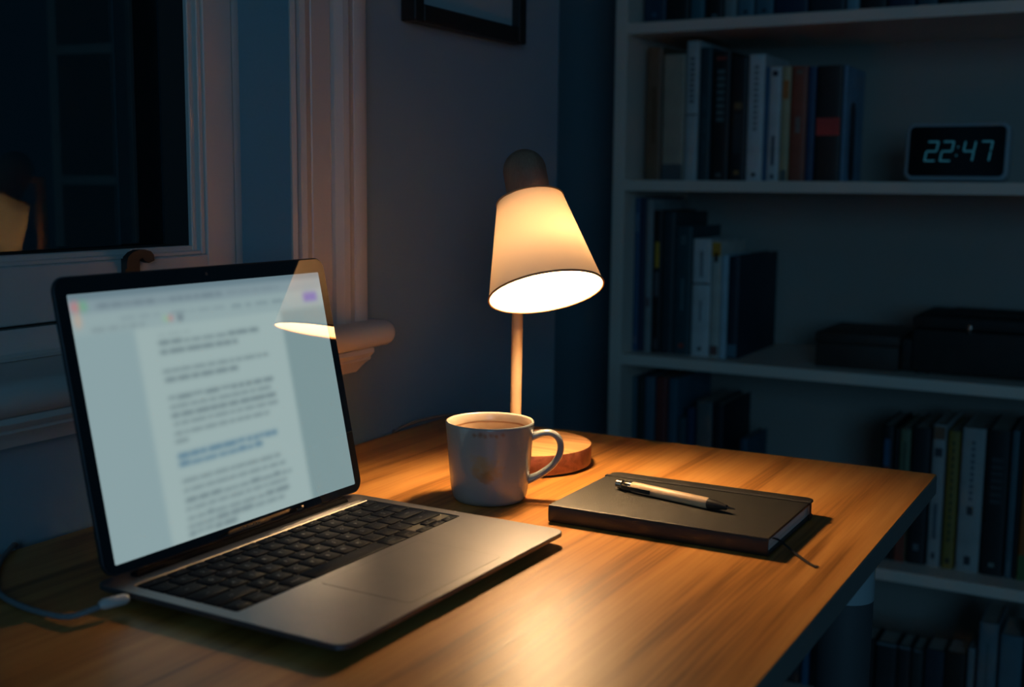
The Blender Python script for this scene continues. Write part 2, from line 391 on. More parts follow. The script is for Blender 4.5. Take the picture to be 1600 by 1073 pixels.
def taper(bm, prof, y0, ye, slope):
    zt = max(p[1] for p in prof)
    loft(bm, [[(x, y0, zz) for x, zz in prof], [(x, ye-(zt-zz)*slope, zz) for x, zz in prof]])
taper(bm, [(WX, z(.1145)), (-.780, z(.1145)), (-.778, z(.110)), (-.782, z(.105)), (-.787, z(.1035)), (WX, z(.1035))], WIN_Y0-.12, 1.086, .5)
fin('bed_moulding', bm, M_trim, win, smooth=True, angle=30)
bm = bmesh.new()
taper(bm, [(WX, z(.1035)), (-.787, z(.1035)), (-.786, z(.101)), (-.790, z(.097)), (-.793, z(.092)), (-.795, z(.0875)), (WX, z(.0875))], WIN_Y0-.12, 1.090, 1.1)
fin('apron', bm, M_trim, win, smooth=True, angle=30)
# lower frame rail below the sash
bm = bmesh.new(); prism_y(bm, [(SX-.055, z(.144)), (SX+.004, z(.144)), (SX+.006, z(.1475)), (SX+.002, z(.150)), (SX, z(.154)), (SX, z(.1705)), (SX-.055, z(.1705))], WIN_Y0, .9605)
fin('frame_rail', bm, M_trim, win, smooth=True, angle=30)
# two casements: the far one is the one in view; a mullion parts them out of frame
mkbox('mullion', SX-.055, SX+.004, .470, .530, z(.1705), WIN_Z1, M_trim, win, bev=.002)
def sash(y0, y1, glassangle):
    zb, zt = z(.1735), WIN_Z1-.01
    s = .0415; b = .0135                       # stile face, bead width
    bm = bmesh.new()
    def fr(x0, x1, a0, a1, c0, c1, w_):
        box(bm, x0, x1, a0, a0+w_, c0, c1, .0012, 1); box(bm, x0, x1, a1-w_, a1, c0, c1, .0012, 1)
        box(bm, x0, x1, a0+w_, a1-w_, c0, c0+w_*1.22, .0012, 1); box(bm, x0, x1, a0+w_, a1-w_, c1-w_, c1, .0012, 1)
    fr(SX-.06, SX, y0, y1, zb, zt, s)
    f = fin('sash', bm, M_trim, win, smooth=True)
    bm = bmesh.new()                           # stepped glazing bead
    yy0, yy1, zz0, zz1 = y0+s, y1-s, zb+s*1.22, zt-s
    for (w_, x) in ((.006, SX-.003), (.0125, SX-.009)):
        box(bm, SX-.015, x, yy0, yy0+w_, zz0, zz1, .001, 1); box(bm, SX-.015, x, yy1-w_, yy1, zz0, zz1, .001, 1)
        box(bm, SX-.015, x, yy0+w_, yy1-w_, zz0, zz0+w_*.75, .001, 1); box(bm, SX-.015, x, yy0+w_, yy1-w_, zz1-w_, zz1, .001, 1)
    fin('glazing_bead', bm, M_trim, f, smooth=True)
    bm = bmesh.new()                           # channel around the pane, shade of the sash sides put into its colour
    w_ = .0128
    box(bm, SX-.0605, SX-.0145, yy0-.001, yy0+w_, zz0-.001, zz1+.001); box(bm, SX-.0605, SX-.0145, yy1-w_, yy1+.001, zz0-.001, zz1+.001)
    box(bm, SX-.0605, SX-.0145, yy0+w_, yy1-w_, zz0-.001, zz0+w_*.75); box(bm, SX-.0605, SX-.0145, yy0+w_, yy1-w_, zz1-w_, zz1+.001)
    fin('glazing_channel', bm, M_unlit, f)
    g = bmesh.new(); hl = (yy1-yy0)/2 - .013
    box(g, -.002, .002, -hl, hl, zz0+.0085-DZ, zz1-.012-DZ)
    p = fin('pane', g, M_glass, f); p.location = (SX-.036 if glassangle else SX-.012, (yy0+yy1)/2, DZ); p.rotation_euler = (0, 0, glassangle)
    return f
sash(.532, .9580, math.radians(4.5)); sash(WIN_Y0+.002, .468, 0)
# latch: base plate, neck and curved lever
lt = thing('latch_root', '', ''); bpy.data.objects.remove(lt)
bm = bmesh.new()
pl = [(.7885, .186), (.8265, .186), (.8265, .2035), (.825, .2075), (.8205, .2085), (.8185, .210), (.8180, .214), (.8180, .2255), (.8000, .2255), (.8000, .214), (.7995, .210), (.797, .2085), (.7905, .2075), (.789, .2035)]
loft(bm, [[(SX+.0005, y, z(v)) for y, v in pl], [(SX+.006, y, z(v)) for y, v in pl]])
lat = fin('latch', bm, M_latch, win, smooth=True)
bm = bmesh.new()
arc = [(.7975, .2165), (.7975, .222), (.7995, .2275), (.805, .2315), (.812, .2335), (.820, .2335), (.828, .2315), (.8315, .228), (.8320, .2225), (.8250, .2205), (.8205, .2225), (.817, .2255), (.812, .2235), (.810, .2165)]
loft(bm, [[(SX+.004, y, z(v)) for y, v in arc], [(SX+.011, y, z(v)) for y, v in arc]])
fin('lever', bm, M_latch, lat, smooth=True)

# ------------------------------------------------------------------ picture on the window wall
pic = thing('picture_frame', 'black framed picture with pale mount hanging on the wall above the lamp', 'picture', (WX, 1.32, z(.488)))
H = .36; y0, y1 = -.124, .150; d = .023; wv = .021
bm = bmesh.new()
box(bm, 0.002, d, y0, y0+wv*.95, 0, H, .0015, 1); box(bm, 0.002, d, y1-wv*.95, y1, 0, H, .0015, 1)
box(bm, 0.002, d, y0+wv*.95, y1-wv*.95, 0, wv, .0015, 1); box(bm, 0.002, d, y0+wv*.95, y1-wv*.95, H-wv, H, .0015, 1)
fin('frame', bm, M_frame, pic, smooth=True)
mkbox('mount', .004, .011, y0+wv*.9, y1-wv*.9, wv*.95, H-wv*.95, M_mount, pic)
mkbox('print', .0112, .0118, y0+.065, y1-.065, .085, H-.085, M_print, pic)

# ------------------------------------------------------------------ desk
dk = thing('desk', 'oak topped desk with dark edges standing along the window wall', 'desk', (-.5, .59, 0))
DX0, DX1, DY0, DY1 = -.805, -.2018, -.12, 1.2874
bm = bmesh.new(); box(bm, DX0+.5, DX1+.5, DY0-.59, DY1-.59, DZ-.003, DZ)
top = fin('tabletop', bm, M_desk, dk)
bm = bmesh.new(); box(bm, DX0+.5, DX1+.5+.0008, DY0-.59, DY1-.59+.0008, DZ-.0215, DZ-.0012, .0008, 1)
e = fin('edge_band', bm, M_deskedge, dk); e['label'] = 'dark edge of the oak top'
def leg(x, y):
    r = .0278; n = 32
    bm = bmesh.new(); bmesh.ops.create_cone(bm, cap_ends=True, segments=n, radius1=r, radius2=r, depth=.092, matrix=Matrix.Translation((x+.5, y-.59, DZ-.0216-.046)))
    a = fin('leg', bm, M_white_metal, dk, smooth=True); a['label'] = 'white upper leg sleeve with a dark tube'
    bm = bmesh.new(); bmesh.ops.create_cone(bm, cap_ends=True, segments=n, radius1=r*.86, radius2=r*.985, depth=DZ-.0216-.092-.02, matrix=Matrix.Translation((x+.5, y-.59, (DZ-.0216-.092-.02)/2+.02)))
    fin('leg_tube', bm, M_grey_metal, a, smooth=True)
    bm = bmesh.new(); bmesh.ops.create_cone(bm, cap_ends=True, segments=n, radius1=r*1.1, radius2=r*.9, depth=.02, matrix=Matrix.Translation((x+.5, y-.59, .01)))
    fin('foot', bm, M_rubber, a, smooth=True)
for p in ((-.2665, 1.185), (-.745, 1.185), (-.2665, -.03), (-.745, -.03)): leg(*p)

# ------------------------------------------------------------------ bookcase
BX0, BX1, BY0, BY1 = -.9935, .353, 2.20, 2.56
bc = thing('bookcase', 'tall white open bookcase standing behind the desk', 'bookcase', (BX0, BY0, 0))
W_ = BX1-BX0; D_ = BY1-BY0; TH = .0215; HT = 2.04
mkbox('side_panel', 0, .0255, 0, D_, 0, HT, M_shelf, bc, bev=.0008, seg=1)
mkbox('side_panel', W_-.0255, W_, 0, D_, 0, HT, M_shelf, bc, bev=.0008, seg=1)
mkbox('back_panel', .0255, W_-.0255, D_-.008, D_, .06, HT-.022, M_panel, bc)
mkbox('plinth', .0255, W_-.0255, .02, .04, 0, z(-.685)-TH, M_shelf, bc)
for zt in (HT, z(.945), z(.613), z(.309), z(-.041), z(-.402), z(-.685)):
    mkbox('shelf', .0255, W_-.0255, 0.0005, D_-.008, zt-TH, zt, M_shelf, bc, bev=.0008, seg=1)

# ------------------------------------------------------------------ books
_bm = {}
def bmat(col, rough=.5):
    k = (round(col[0], 3), round(col[1], 3), round(col[2], 3), rough)
    if k not in _bm:
        _bm[k] = noisy(mat('book_cover_%d' % len(_bm), col, rough), [c*.88 for c in col], [min(1, c*1.1) for c in col], (25, 25, 25), 2)
    return _bm[k]
def book(x, wd, h, y, zb, col, label, group, depth=None, marks=(), rough=.5):
    dp = depth or min(.24, h*.66)
    t = thing('book', label, 'book', (x+wd/2, y, zb), 0, group)
    g = .0006; hw = wd/2-g; th = min(.0022, wd*.16)
    bm = bmesh.new()
    # cover: boards and a gently rounded spine as one C-shaped section
    n = 5; rs = min(.003, wd*.12)
    outer = [(-hw, dp)] + [(-hw + hw*(1-math.cos(PI*i/(2*n))) , rs*(1-math.sin(PI*i/(2*n)))) for i in range(n+1)]
    outer += [(-p[0], p[1]) for p in outer[::-1][1:]]
    inner = [(hw-th, dp), (hw-th, rs+th), (-hw+th, rs+th), (-hw+th, dp)]
    prism_z(bm, outer + inner, 0, h)
    fin('cover', bm, bmat(col, rough), t, smooth=True)
    mkbox('page_block', -hw+th, hw-th, rs+th, dp-.004, .003, h-.003, M_page, t)
    for (f0, f1, wf, mc) in marks:
        mw = max(hw*wf, .0008)
        mkbox('spine_mark', -mw, mw, -.0005, .0011, h*f0, h*f1, bmat(mc), t)
    return t
WHT = (.70, .70, .69); CRM = (.46, .40, .30); BLK = (.014, .015, .017); NVY = (.018, .035, .075); DKT = (.02, .06, .075); BRN = (.12, .07, .045)
GRY = (.30, .31, .31); RED = (.15, .035, .03); TEA = (.05, .16, .20); LBL = (.20, .30, .38)
lin = lambda a, b, n, wf, c: [(a+(b-a)*i/n, a+(b-a)*(i+.62)/n, wf, c) for i in range(n)]
def row(zb, y, books, where, group):
    for b in books:
        x, wd, h, col, lab = b[:5]; mk = b[5] if len(b) > 5 else (); dp = b[6] if len(b) > 6 else None
        book(x, wd, h, y, zb, col, lab + ' ' + where, group, dp, mk)
row(z(.309), 2.262, [
 (-.9511, .0332, .264, (.22, .12, .07), 'dark brown hardback nearest the left side panel', [(.28, .70, .35, (.16, .08, .04))]),
 (-.9158, .0467, .247, (.42, .35, .27), 'thick dull tan book', [(0, .13, .92, (.10, .12, .13))]),
 (-.8677, .0268, .271, (.52, .54, .54), 'tallest pale grey book right of the tan one', [(.47, .48, .9, (.08, .08, .09))] + lin(.56, .90, 9, .35, (.17, .18, .19))),
 (-.8396, .0251, .258, DKT, 'very dark teal book touching the tall grey one', lin(.2, .7, 3, .3, (.03, .09, .11))),
 (-.8131, .0366, .249, BLK, 'black book with a small red bar at its head', [(.93, .96, .6, (.30, .05, .04))] + lin(.46, .88, 8, .42, (.10, .17, .18)) + [(.03, .06, .3, (.14, .14, .13))]),
 (-.7752, .0335, .235, (.016, .018, .022), 'black book with small orange spots', [(.585, .64, .45, (.20, .13, .06)), (.05, .085, .3, (.34, .17, .06)), (.22, .55, .5, (.03, .045, .05))]),
 (-.7405, .0330, .240, (.66, .67, .68), 'wide white book in the middle', [(.035, .065, .25, (.05, .05, .06))] + lin(.4, .93, 12, .25, (.28, .29, .31))),
 (-.7063, .0063, .216, (.06, .17, .30), 'very thin blue booklet beside the wide white one'),
 (-.6994, .0244, .215, (.64, .64, .64), 'slim white paperback with a round black emblem', [(.92, .965, .45, (.03, .03, .05)), (.14, .40, .28, (.12, .14, .18)), (.02, .06, .3, (.1, .1, .12))]),
 (-.6738, .0167, .215, (.55, .45, .27), 'narrow cream and orange paperback', [(.72, .88, .7, (.65, .20, .05)), (.0, .10, .7, (.16, .16, .14))]),
 (-.6564, .0318, .215, (.34, .085, .05), 'dark red brown paperback', [(.42, .56, .3, (.26, .20, .18)), (.93, .97, .35, (.24, .17, .13))]),
 (-.6240, .0151, .213, (.03, .08, .17), 'narrow deep blue paperback'),
 (-.6082, .0496, .214, (.017, .018, .02), 'thick black paperback with a red block', [(.40, .55, .90, (.65, .06, .05))]),
 (-.5581, .0077, .213, (.16, .28, .40), 'slim pale blue book closing the row'),
], 'on the clock shelf', 'books on the clock shelf')
# dark oval design on the visible board of the last book of that row
lastb = [o for o in C.objects if o.get('label', '').startswith('slim pale blue book')][0]
bm = bmesh.new()
ov = rrect(.022, .075, .021, 8)
loft(bm, [[(.0033, .055+a, .074+b) for a, b in ov], [(.00375, .055+a, .074+b) for a, b in ov]])
fin('cover_design', bm, bmat((.015, .03, .045)), lastb)

row(z(.613), 2.262, [
 (-.9623, .0479, .295, (.02, .05, .09), 'dark blue hardback nearest the side panel', [(.06, .09, .2, (.05, .12, .2))]),
 (-.9130, .0470, .278, BLK, 'thick black book second from the side panel'),
 (-.8634, .0290, .297, TEA, 'teal book between two black ones'),
 (-.8305, .0351, .263, BLK, 'black book right of the teal book', [(.04, .06, .3, (.15, .2, .22))]),
 (-.7941, .0244, .278, GRY, 'narrow grey book'),
 (-.7671, .0330, .251, (.12, .22, .27), 'pale blue grey book', [(.05, .08, .25, (.03, .06, .08))]),
 (-.7316, .0350, .258, (.08, .18, .23), 'mid blue book', [(.05, .08, .25, (.03, .06, .08))]),
 (-.6955, .0647, .264, NVY, 'very thick navy book'),
 (-.6295, .0677, .234, (.016, .026, .04), 'very thick blue black book'),
 (-.5595, .0233, .246, (.22, .34, .40), 'bright pale blue narrow book'),
 (-.5339, .0469, .247, BLK, 'black book right of the bright narrow one'),
 (-.4848, .0481, .209, NVY, 'navy book further right, black neighbour at its left'),
 (-.4344, .0362, .204, (.05, .09, .12), 'slate book right of the navy one'),
 (-.3949, .0345, .200, BLK, 'short black book, slate neighbour at its left'),
 (-.3583, .0507, .195, (.035, .05, .06), 'thick charcoal book near the right of the frame'),
 (-.3054, .0495, .190, (.06, .08, .10), 'blue grey book at the right of the frame'),
], 'on the top visible shelf', 'books on the top visible shelf')
row(z(-.041), 2.255, [
 (-.9670, .0120, .315, (.03, .10, .20), 'tall blue book against the side panel', [(.78, .90, .5, (.16, .24, .32)), (.05, .10, .4, (.25, .2, .25))]),
 (-.9545, .0125, .316, NVY, 'tall navy book next to the blue one'),
 (-.9415, .0148, .312, GRY, 'narrow tall grey book', [(.30, .36, .6, (.20, .12, .13))]),
 (-.9260, .0202, .290, BLK, 'black book with a yellow stripe', [(.60, .78, .42, (.75, .38, .04)), (.40, .57, .42, (.13, .13, .14)), (.03, .10, .3, (.12, .1, .1))]),
 (-.9051, .0262, .287, (.02, .045, .055), 'dark green black book'),
 (-.8782, .0361, .259, (.02, .075, .09), 'dark teal book with a red dot at its foot', [(.055, .09, .3, (.40, .07, .05)), (.35, .60, .12, (.12, .2, .22)), (.86, .93, .3, (.10, .15, .16))]),
 (-.8400, .0389, .235, (.68, .68, .68), 'wide white book with a thin black line', [(.615, .628, .95, (.02, .02, .03)), (.05, .08, .2, (.05, .05, .06)), (.30, .48, .12, (.30, .30, .32)), (.68, .90, .18, (.3, .3, .32))]),
 (-.8004, .0199, .232, (.60, .55, .49), 'cream book with an orange and black head', [(.87, .99, .95, (.75, .32, .04)), (.82, .90, .4, (.06, .03, .02)), (.02, .10, .8, (.22, .10, .09))]),
 (-.7799, .0145, .205, (.48, .60, .68), 'thin pale blue book'),
 (-.7648, .0228, .203, (.014, .03, .05), 'short black book with its dark cover showing', [(.02, .14, .9, (.10, .20, .26))], .255),
], 'on the shelf below the clock', 'books on the shelf below the clock')
row(z(-.402), 2.262, [
 (-.9670, .0105, .306, (.08, .17, .21), 'thin blue grey book by the side panel'),
 (-.9560, .0160, .305, (.014, .035, .035), 'green black book near the side panel'),
 (-.9389, .0214, .308, (.09, .17, .23), 'steel blue book'),
 (-.9146, .0254, .309, (.24, .05, .045), 'dark red hardback'),
 (-.8864, .0196, .309, (.05, .15, .21), 'teal blue book right of the dark red one'),
 (-.8655, .0180, .230, (.03, .10, .13), 'short dark teal book'),
 (-.8461, .0165, .252, (.02, .06, .13), 'narrow navy book'),
 (-.8254, .0340, .268, (.15, .17, .17), 'wide dull grey book'),
 (-.7901, .0228, .266, (.012, .02, .03), 'blue black book ending the left group'),
 (-.7315, .0157, .201, (.04, .11, .16), 'short blue book standing alone'),
], 'on the shelf above the desk back', 'books on the shelf just above the desk back')
row(z(-.402), 2.262, [
 (-.4569, .0235, .258, BLK, 'black book with blue and red marks', [(.70, .90, .45, (.04, .12, .22)), (.30, .69, .55, (.26, .05, .04))]),
 (-.4323, .0081, .254, (.01, .012, .014), 'very thin black book left of the sage green one'),
 (-.4230, .0197, .255, (.17, .20, .12), 'sage green book with a red lower end', [(0, .34, .95, (.30, .06, .035)), (.6, .9, .3, (.09, .11, .07))]),
 (-.4011, .0342, .260, (.014, .016, .02), 'thick black book right of the sage green one', [(.10, .15, .3, (.15, .16, .17)), (.55, .66, .5, (.03, .05, .065))]),
 (-.3646, .0236, .269, (.42, .40, .39), 'white book with an orange brown head', [(.90, .99, .85, (.26, .12, .07)), (.78, .84, .6, (.06, .06, .07)), (.06, .10, .3, (.06, .07, .09)), (.20, .45, .3, (.13, .16, .19))]),
 (-.3376, .0211, .260, (.30, .20, .045), 'olive yellow book', lin(.2, .95, 14, .25, (.10, .09, .03)) + [(.04, .08, .4, (.06, .06, .03))]),
 (-.3131, .0405, .269, (.43, .42, .41), 'wide white book, small dark figure at its foot,', lin(.50, .93, 10, .16, (.16, .18, .2)) + [(.05, .11, .28, (.04, .05, .06)), (.40, .46, .28, (.05, .06, .07))]),
 (-.2705, .0397, .270, (.013, .015, .018), 'thick black book with a pale emblem at its foot', [(.06, .09, .25, (.20, .24, .22))] + lin(.50, .83, 7, .5, (.045, .06, .065))),
 (-.2286, .0127, .272, (.08, .14, .17), 'slim slate blue book', [(.02, .12, .4, (.2, .22, .24))]),
 (-.2148, .0063, .268, (.015, .015, .018), 'very thin dark book touching the slim slate blue one'),
 (-.2075, .0241, .258, (.42, .12, .03), 'orange brown book with a green foot', [(0, .18, .95, (.08, .16, .05))]),
 (-.1823, .0197, .273, (.05, .08, .12), 'navy grey book right of the orange brown one'),
], 'behind the desk corner', 'books behind the desk corner')
row(z(-.685), 2.262, [
 (-.6561, .0326, .130, BLK, 'black book far left under the desk'),
 (-.6223, .0308, .135, (.02, .03, .04), 'charcoal book far left under the desk'),
 (-.5889, .0140, .150, (.04, .15, .27), 'narrow blue book showing under the desk edge'),
 (-.5736, .0451, .130, BLK, 'black book right of the narrow blue one'),
 (-.5273, .0479, .125, (.02, .03, .035), 'thick dark book hidden behind the desk leg'),
 (-.4769, .0278, .120, BLK, 'black book beside the desk leg'),
 (-.4468, .0392, .119, (.03, .035, .04), 'dark book with a pale line along its head', [(.955, .99, .95, (.20, .24, .26))]),  # pale head lines on these three books are a painted reflection
 (-.4064, .0246, .119, (.028, .03, .035), 'charcoal book with a pale line along its head', [(.955, .99, .95, (.17, .20, .22))]),
 (-.3807, .0220, .118, (.04, .05, .05), 'grey black book, pale line ending at its left', [(.955, .99, .6, (.16, .18, .2))]),
 (-.3564, .0354, .122, (.02, .04, .06), 'blue black book left of the dark brown one'),
 (-.3199, .0370, .125, (.03, .02, .018), 'very dark brown book'),
 (-.2806, .0122, .139, (.22, .25, .27), 'thin white book'),
 (-.2640, .0339, .193, (.17, .22, .25), 'tall pale grey book', [(.1, .8, .15, (.12, .16, .18))]),
 (-.2268, .0397, .177, (.12, .20, .24), 'wide blue grey book'),
 (-.1850, .0327, .194, (.03, .04, .05), 'dark book at the right of the frame'),
], 'on the bottom shelf', 'books on the bottom shelf')

# ------------------------------------------------------------------ boxes on the shelf below the clock
b1 = thing('storage_box', 'low dark brown box on the shelf below the clock, left of the black case', 'box', (-.506, 2.256, z(-.041)))
mkbox('box_body', -.0805, .0730, 0, .19, 0, .046, M_brownbox, b1, bev=.002)
mkbox('box_lid', -.0822, .0747, -.0015, .192, .047, .066, M_brownbox, b1, bev=.002)
b2 = thing('hard_case', 'large black case with small latch on the shelf, right of the brown box', 'case', (-.25, 2.256, z(-.041)))
mkbox('case_body', -.1595, .17, 0, .20, .006, .084, M_blackbox, b2, bev=.004)
mkbox('case_lid', -.1610, .171, -.0015, .20, .086, .108, M_blackbox, b2, bev=.005)
mkbox('lid_pad', -.11, .12, .05, .16, .1082, .113, M_blackbox, b2, bev=.002)
mkbox('side_tray', -.1800, -.1600, .01, .18, .004, .062, M_blackbox, b2, bev=.002)
mkbox('latch_plate', -.065, -.058, -.005, -.0005, .080, .096, M_chrome, b2, bev=.0008)
for fx in (-.14, .14):
    for fy in (.02, .17): mkbox('foot', fx-.01, fx+.01, fy-.01, fy+.01, 0, .006, M_rubber, b2)

# ------------------------------------------------------------------ digital clock
ck = thing('digital_clock', 'pale rounded digital clock reading 22:47 on the bookshelf', 'clock', (-.354, 2.262, z(.3095)))
tilt = math.radians(-7)
bm = bmesh.new()
cw, ch, cr = .0885, .0515, .0135
def ring(hx, hz, r, y): return [(a, y, b+ch) for a, b in rrect(hx, hz, r, 7)]
loft(bm, [ring(cw-.007, ch-.007, .009, 0.001), ring(cw-.005, ch-.005, cr-.003, -.001), ring(cw-.0015, ch-.0015, cr, .001), ring(cw, ch, cr+.001, .005), ring(cw, ch, cr+.001, .034), ring(cw-.003, ch-.003, cr-.001, .040)])
cc = fin('case', bm, M_clockcase, ck, smooth=True, angle=50); cc.rotation_euler = (tilt, 0, 0)
cc.location = (0, 0, .0036)
bm = bmesh.new(); loft(bm, [ring(cw-.0068, ch-.0068, .009, .0002), ring(cw-.0068, ch-.0068, .009, -.0006)])
cf = fin('face', bm, M_clockface, ck); cf.rotation_euler = (tilt, 0, 0); cf.location = (0, 0, .0036)
SEG = {'2': 'abged', '4': 'fgbc', '7': 'abc'}
def digit(ch_, cx, name='digit'):
    bm = bmesh.new(); w_, h_, t = .0200, .0370, .0027; sl = .14
    def q(x0, z0, x1, z1):
        pts = [(x0, z0), (x1, z0), (x1, z1), (x0, z1)]
        loft(bm, [[(cx + a + sl*b, y, ch + b) for a, b in pts] for y in (-.0007, -.0013)])
    g = .0012; hw, hh = w_/2, h_/2
    S = {'a': (-hw+g, hh-t, hw-g, hh), 'd': (-hw+g, -hh, hw-g, -hh+t), 'g': (-hw+g, -t/2, hw-g, t/2), 'b': (hw-t, g, hw, hh-g), 'c': (hw-t, -hh+g, hw, -g), 'f': (-hw, g, -hw+t, hh-g), 'e': (-hw, -hh+g, -hw+t, -g)}
    for s in SEG[ch_]: q(*S[s])
    o = fin(name, bm, M_digit, ck); o.rotation_euler = (tilt, 0, 0); o.location = (0, 0, .0036)
for c_, x_ in (('2', -.0420), ('2', -.0155), ('4', .0215), ('7', .0495)): digit(c_, x_)
bm = bmesh.new()
for zz in (-.0075, .0075): box(bm, .0020+.14*zz-.0012, .0020+.14*zz+.0012, -.0013, -.0007, ch+zz-.0013, ch+zz+.0013)
o = fin('colon', bm, M_digit, ck); o.rotation_euler = (tilt, 0, 0); o.location = (0, 0, .0036)

# ------------------------------------------------------------------ laptop
LW, LD, LZ = .2992, .2265, .0116
hx, hy = LW/2, LD/2
lp = thing('laptop', 'open silver laptop with a text document on its glowing screen, on the desk', 'laptop', (-.5445, .7219, DZ), math.radians(88.7667))
WX0, WX1, WY0, WY1, WD = -.1385, .1385, -.0150, .0860, .0013
bm = bmesh.new()
outer = rrect(hx, hy, .011, 8); n = len(outer)
def ringz(hx_, hy_, r, zz): return [(a, b, zz) for a, b in rrect(hx_, hy_, r, 8)]
# shell: underside chamfer, side wall, small top round
R = loft(bm, [ringz(hx-.020, hy-.020, .006, .0022), ringz(hx-.010, hy-.010, .009, .0036), ringz(hx-.002, hy-.002, .0105, .0068), ringz(hx, hy, .011, .0082), ringz(hx, hy, .011, LZ-.0006), ringz(hx-.0006, hy-.0006, .0105, LZ)], cap=False)
bm.faces.new(R[0][::-1])
# top deck around the recessed keyboard well
wr = rrect((WX1-WX0)/2, (WY1-WY0)/2, .003, 8, (WX0+WX1)/2, (WY0+WY1)/2)
well = [bm.verts.new((a, b, LZ)) for a, b in wr]; wl2 = [bm.verts.new((a, b, LZ-WD)) for a, b in wr]
for i in range(n):
    j = (i+1) % n
    bm.faces.new((R[-1][i], R[-1][j], well[j], well[i])); bm.faces.new((well[i], well[j], wl2[j], wl2[i]))
bm.faces.new(wl2)
base = fin('base', bm, M_alu, lp, smooth=True, angle=30)
bm = bmesh.new(); wr2 = rrect((WX1-WX0)/2-.0002, (WY1-WY0)/2-.0002, .0028, 8, (WX0+WX1)/2, (WY0+WY1)/2)
loft(bm, [[(a, b, LZ-WD+.0001) for a, b in wr2], [(a, b, LZ-WD+.0003) for a, b in wr2]])
fin('keyboard_well', bm, M_well, lp)
bm = bmesh.new(); ch_ = [(WY1+.0001, LZ+.0002), (WY1-.0002, LZ+.0002), (WY1-.0010, LZ-.0007), (WY1-.0010, LZ-.0010), (WY1+.0001, LZ-.0010)]
loft(bm, [[(WX0+.002, y, zz) for y, zz in ch_], [(WX1-.002, y, zz) for y, zz in ch_]]); o = fin('well_chamfer', bm, M_chamfer, lp); o['label'] = 'polished rear edge of the keyboard well'
for sx in (-1, 1):
    for sy in (-1, 1):
        bm = bmesh.new(); bmesh.ops.create_cone(bm, cap_ends=True, segments=20, radius1=.006, radius2=.007, depth=.0026, matrix=Matrix.Translation((sx*(hx-.035), sy*(hy-.035), .0013)))
        fin('foot', bm, M_rubber, lp, smooth=True)
# finger notch in the front edge, as a dark scoop
bm = bmesh.new()
sc_pts = [(-.034, 0), (-.030, .0022), (-.024, .0030), (.010, .0030), (.016, .0022), (.020, 0)]
loft(bm, [[(a-.004, -hy-.0002+b, LZ+.00015) for a, b in sc_pts], [(a-.004, -hy-.0002+b*.7, LZ-.0030) for a, b in sc_pts]])
fin('finger_notch', bm, M_aludark, lp)
# trackpad: pad sunk in a thin groove
bm = bmesh.new(); tp = rrect(.0615, .0398, .004, 6, -.0018, -.0640)
loft(bm, [[(a, b, LZ-.0002) for a, b in tp], [(a, b, LZ+.00012) for a, b in tp]])
fin('trackpad_groove', bm, M_aludark, lp)
bm = bmesh.new(); tp = rrect(.0610, .0393, .0038, 6, -.0018, -.0640)
loft(bm, [[(a, b, LZ-.0002) for a, b in tp], [(a, b, LZ+.00020) for a, b in tp]])
fin('trackpad', bm, M_alu, lp)
# keys
U = (WX1-WX0-.0024)/14.5; x00 = WX0+.0012
def key(x, y, wd, ht, leg_=None):
    bm = bmesh.new(); g = .0009; cx, cy = x+wd/2, y+ht/2; ax, ay = wd/2-g, ht/2-g
    loft(bm, [[(a, b, LZ-WD+.0003) for a, b in rrect(ax, ay, .0015, 3)], [(a, b, LZ-.0001) for a, b in rrect(ax, ay, .0015, 3)], [(a, b, LZ+.0002) for a, b in rrect(ax-.0004, ay-.0004, .0013, 3)]])
    k = fin('key', bm, M_key, lp, (cx, cy, 0), smooth=True)
    if leg_:
        s = .0052 if len(leg_) == 1 else .0026
        o = link('legend', text_mesh(leg_, s), M_legend, k, (0, 0, LZ+.00028))
fh = .0112; rh = (WY1-WY0-.0020-fh)/5
yrow = WY1-.0014-fh; x = x00
for s, wd in [('esc', 1.5)] + [('F%d' % i, 1) for i in range(1, 13)] + [('o', 1)]:
    key(x, yrow, wd*U, fh, s); x += wd*U
rows = [[(c, 1) for c in '`1234567890-='] + [('delete', 1.5)],
        [('tab', 1.5)] + [(c, 1) for c in 'QWERTYUIOP[]\\'],
        [('caps', 1.75)] + [(c, 1) for c in "ASDFGHJKL;'"] + [('return', 1.75)],
        [('shift', 2.25)] + [(c, 1) for c in 'ZXCVBNM,./'] + [('shift', 2.25)]]
for r_ in rows:
    yrow -= rh; x = x00
    for s, wd in r_: key(x, yrow, wd*U, rh, s); x += wd*U
yrow -= rh; x = x00
for s, wd in [('fn', 1), ('control', 1), ('option', 1), ('command', 1.25), (None, 5), ('command', 1.25), ('option', 1)]:
    key(x, yrow, wd*U, rh, s); x += wd*U
key(x, yrow, U, rh/2, '<'); key(x+U, yrow, U, rh/2, 'v'); key(x+U, yrow+rh/2, U, rh/2, '^'); key(x+2*U, yrow, U, rh/2, '>')
